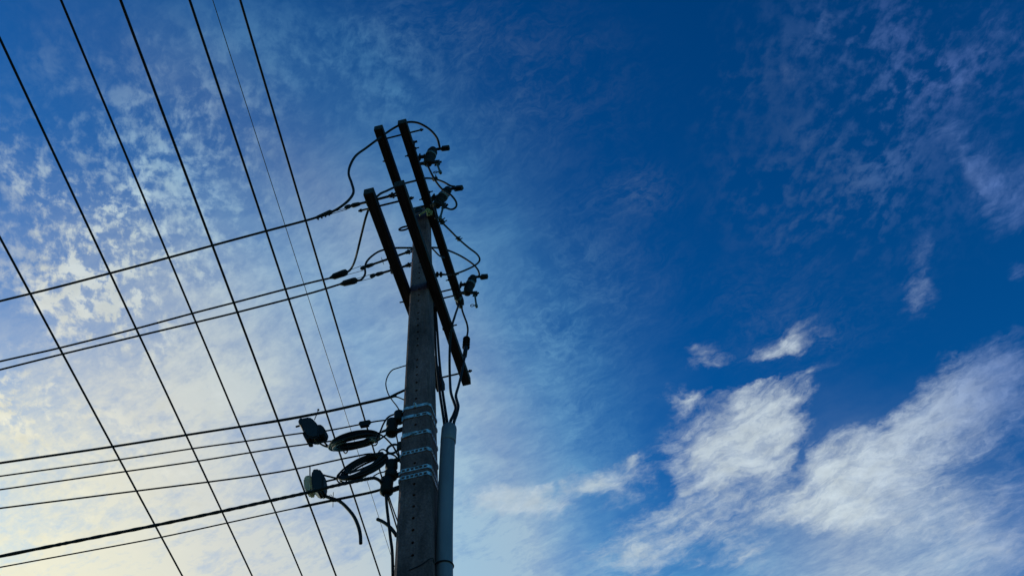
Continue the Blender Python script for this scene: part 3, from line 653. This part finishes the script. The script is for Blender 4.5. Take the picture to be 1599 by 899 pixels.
# spool insulators
SP = 'spool insulators down the left side of the pole'
def spool(px, ry, rx, legs, label, two=True):
    c = at(*px, Y=YS); root = thing('spool_insulator', c, label, 'insulator', SP)
    a, b = c - Z3 * ry, c + Z3 * ry
    mb = MB()
    if two: mb.lathe(a, b, [(0, rx * .7), (.06, rx), (.36, rx), (.5, rx * .62), (.64, rx), (.94, rx * .95), (1, rx * .6)], 16)
    else: mb.lathe(a, b, [(0, rx * .6), (.12, rx), (.5, rx * .92), (.86, rx), (1, rx * .5)], 16)
    mb.build('spool', M_PORCD, root)
    mb = MB(); mb.rod(a - Z3 * .02, b + Z3 * .025, .008)
    for (fz, dz) in legs:
        s0 = c + Z3 * (ry * fz); s1 = Vector((PX - hw(c.z) + .004, YS, s0.z + dz)); dl = s1 - s0
        mb.box((s0 + s1) / 2, (dl / 2, Y3 * .016, Z3 * .012))
    mb.build('bracket', M_STEEL, root)
    return c
I1 = spool((623, 651), .065, .045, [(-.7, .0), (.5, .02)], 'uppermost spool insulator, tight against the pole below the wire loop', False)
I2 = spool((612, 667), .085, .05, [(-.8, .02)], 'double lobed spool insulator just right of the upper coil')
I3 = spool((611, 733.5), .09, .05, [(.95, .02), (-.9, .02)], 'double lobed spool insulator beside the two lowest straps')
I4 = spool((604, 758), .085, .052, [(.8, .02), (-.75, .02)], 'lowest spool insulator, square bracketed, where two cables end', False)
t = thing('ring_hook', at(614, 700, Y=YS), 'open oval ring hook between the two middle spool insulators', 'hook')
c = at(613.5, 700.5, Y=YS); mb = MB(); mb.torus(c, X3, Z3, .050, .010, 20, 8, .95); mb.build('ring', M_STEEL, t)
mb = MB(); mb.rod(c + X3 * .05, (PX - hw(6.1) + .003, YS, c.z - .01), .011); mb.box(c + Vector((.055, 0, .015)), (X3 * .02, Y3 * .014, Z3 * .04), .004); mb.build('stem', M_STEEL, t)
# coils of spare cable
CO = 'coils of spare cable hung on the service cables'
def coil(c0, l, r_, half, loops, label, seed, ytop):
    """several untidy loops lying almost in one plane seen edge-on"""
    rnd = random.Random(seed)
    A, B = at(*l, Y=YS), at(*r_, Y=YS); c = (A + B) / 2; u = (B - A) / 2; ru = u.length
    # solve the tilt so that the loop spans the right height in view
    root = thing('cable_coil', c, label, 'cable coil', CO)
    best = None
    for k in range(0, 180, 3):
        vv = Vector((0, math.cos(R(k)), math.sin(R(k)))) * ru
        pu_ = (lambda d_: Vector((-d_.y, d_.x)).normalized())(Vector((r_[0] - l[0], l[1] - r_[1]))); pr = lambda p: (((p - CAM).dot(RT) * pu_.x + (p - CAM).dot(UP) * pu_.y) / (p - CAM).dot(FW)) * FPX
        hgt = (pr(c + vv) - pr(c - vv)) / 2
        e = abs(abs(hgt) - half)
        if best is None or e < best[0] - 1e-6: best = (e, vv)
    vv = best[1]
    pts = []; n = 20; w_ = vv.cross(u).normalized(); f = .9; off = Vector((0, 0, 0)); ph = 0
    f1 = .9; o1 = Vector((0, 0, 0))
    for q in range(loops):
        f0, o0 = f1, o1; f1 = 1 - rnd.random() * .30; o1 = Vector((rnd.uniform(-1, 1), rnd.uniform(-1, 1), rnd.uniform(-1, 1))) * .022
        ph = rnd.random() * 6; am = rnd.uniform(.0, .05)
        for k in range(n):
            t_ = k / n; a = 2 * math.pi * t_ + math.pi * .95; g = (f0 + (f1 - f0) * t_) * (1 + am * math.sin(math.pi * t_) * math.sin(2 * a + ph))
            pts.append(c + o0.lerp(o1, t_) + (u * math.cos(a) + vv * math.sin(a)) * g + w_ * (.02 * math.sin(math.pi * t_) * math.sin(a + ph)))
    mb = MB(); mb.tube(pts, .0085, 6, k=2); mb.build('windings', M_RUB, root)
    for a in ((.9, 2.3) if seed % 2 else (.6, 3.4)):
        q = c + (u * math.cos(a) + vv * math.sin(a)) * .9; w_ = (u * math.cos(a) + vv * math.sin(a)).normalized(); mb = MB(); mb.torus(q, w_, vv.cross(u), .045, .006, 14, 6); mb.build('tie', M_RUB, root)
    return c, u, vv
c1 = coil((552, 688), (515.5, 698.5), (591, 677.5), 10.5, 20, 'upper coil of black cable beside the pole', 3, 0)
c2 = coil((567, 729), (532, 743.5), (603, 713.5), 11.5, 17, 'lower coil of black cable above the thick wrapped cable', 8, 0)
LD = 'thin lead cables between coils, closures and pole'
def lead(px, r, label, y=YS): cable([at(x, yy, Y=y) for x, yy in px], r, label, 'lead_cable', LD)
lead([(489, 684), (498, 691), (507, 696), (518, 698), (530, 697)], .0085, 'lower lead from the dark closure into the upper coil')
lead([(502, 681), (506, 689), (512, 696), (520, 700)], .0085, 'upper lead from the dark closure into the upper coil')
lead([(504, 741), (516, 744), (530, 746.5), (542, 744)], .0075, 'upper lead from the pale closure into the lower coil')
lead([(505, 752), (518, 749), (532, 746), (545, 743)], .0075, 'lower lead from the pale closure into the lower coil')
lead([(588, 686), (594, 673), (599, 661), (606, 651), (616, 646.5), (624, 646)], .0075, 'lead curving from the upper coil up to the uppermost spool')
lead([(585, 691), (598, 682), (606, 676), (612, 672)], .0075, 'lead from the upper coil straight to the double spool')
lead([(590, 676), (600, 682), (610, 692), (616, 700), (621, 710), (626, 718)], .0075, 'lead drooping from the upper coil past the ring hook')
lead([(596, 673), (603, 670), (607, 666)], .006, 'short wavy lead between upper coil and double spool')
lead([(618, 676), (621, 690), (622, 705), (626, 717)], .006, 'thin lead hugging the pole edge by the ring hook')
lead([(599, 710), (608, 708), (616, 711), (622, 717), (626, 722)], .0075, 'lead arching from the lower coil to the pole')
lead([(583, 743), (592, 738), (600, 736), (606, 731)], .005, 'thin wavy lead from the lower coil to its spool')
# closures
t = thing('splice_closure', at(486, 667, Y=YS), 'dark tilted splice closure hanging from the topmost service cable', 'splice closure', 'splice closures beside the coils')
def hullbox(px, y, thick, name, m, parent, bev=.015):
    mb = MB(); f = [mb.bm.verts.new(at(a, b, Y=y - thick / 2)) for a, b in px]; k = [mb.bm.verts.new(v.co + Vector((0, thick, 0))) for v in f]
    mb.bm.faces.new(f); mb.bm.faces.new(k[::-1]); n = len(f)
    for i in range(n): mb.bm.faces.new((f[i], f[(i + 1) % n], k[(i + 1) % n], k[i]))
    bmesh.ops.recalc_face_normals(mb.bm, faces=mb.bm.faces)
    if bev: bmesh.ops.bevel(mb.bm, geom=[e for e in mb.bm.edges], offset=bev, segments=2, affect='EDGES')
    return mb.build(name, m, parent)
sh_ = hullbox([(469, 652), (482, 649.5), (486, 651), (494, 659), (498, 667), (497, 681), (488, 683), (478, 680), (472, 672), (470, 662)], YS - .03, .10, 'shell', M_BOX, t, .012)
hullbox([(465, 655), (469, 651), (472, 652), (472, 662), (469, 663), (466, 661)], YS - .02, .09, 'end_cap', M_BOX, t, .008)
hullbox([(471, 674), (477, 677), (483, 682), (483, 685), (477, 686), (474, 681)], YS - .02, .10, 'cable_port', M_RUB, t, .006)
hullbox([(494, 663), (499, 661), (504, 664), (508, 670), (506, 677), (500, 680), (494, 678)], YS - .02, .09, 'clasp', M_RUB, t, .008)
mb = MB(); mb.rod(at(462, 666, Y=YS), at(469, 664, Y=YS), .009); mb.build('stud', M_RUB, t)
mb = MB(); mb.tube([at(491, 655, Y=YS), at(493, 650, Y=YS), at(495, 646, Y=YS), at(497, 640, Y=YS)], .004, 6); mb.lathe(at(497, 640.5, Y=YS), at(497, 638.5, Y=YS), [(0, .006), (.5, .011), (1, .006)], 8); mb.build('hanger_wire', M_RUB, t)
t = thing('splice_closure', at(490, 750, Y=YS), 'splice closure with pale translucent left half above the thick wrapped cable', 'splice closure', 'splice closures beside the coils')
hullbox([(486, 733), (491, 730), (497, 730), (502, 734), (505, 743), (505, 758), (503, 765), (497, 768), (488, 764), (486, 756), (485, 742)], YS - .03, .10, 'cover', M_BOX, t, .014)
hullbox([(473, 746), (476, 741.5), (481, 740), (486.5, 740), (487, 763), (484, 766.5), (478, 766.5), (475, 762), (473.5, 755)], YS - .01, .09, 'clear_dome', M_PALE, t, .012)
mb = MB(); mb.rod(at(484, 729, Y=YS), at(484, 742, Y=YS), .005); mb.build('hanger', M_RUB, t)
mb = MB(); mb.lathe(at(497, 767, Y=YS), at(497, 770, Y=YS), [(0, .02), (1, .008)], 8); mb.build('cable_port', M_RUB, t)
# hanging cables
HG = 'cut cables hanging beside the pole'
def hang(px, r, label, y=YS): cable([at(x, yy, Y=y) for x, yy in px], r, label, 'hanging_cable', HG)
hang([(507.5, 774), (516, 777), (524, 779.5), (531, 782.5), (541, 791.5), (552, 805), (559, 820), (562.5, 834), (563.3, 848)], .0135, 'thick cut cable hanging in a long curve left of the pole')
hang([(589, 810), (597, 813.5), (605, 819), (613, 827), (619, 836)], .0135, 'stub of thick cut cable beside the pole low down')
hang([(602.5, 769), (604, 790), (606.5, 812), (609.5, 838), (612.5, 862), (613.5, 899)], .0115, 'cable dropping from the lowest spool along the pole edge')
hang([(606, 770), (611, 786), (617, 803), (622, 816)], .005, 'thin wire slanting from the lowest spool to the pole')
mb = MB(); q = at(520.5, 780, Z=P6[3].z); mb.rod(at(520.5, 768, Z=P6[3].z), at(519.8, 791, Z=P6[3].z), .0025, 6); mb.lathe(at(517, 780, Z=P6[3].z), at(525, 780, Z=P6[3].z), [(0, .016), (1, .016)], 10)
mb.tube([at(512, 775, Z=P6[3].z), at(517, 772, Z=P6[3].z), at(520, 778, Z=P6[3].z)], .002, 5); single('wire_tie', mb, M_RUB, 'twist of tie wire where the curved hanging cable meets the lowest service cable', 'tie')
if proto['label'] == '': proto['label'] = CUT[0][3]
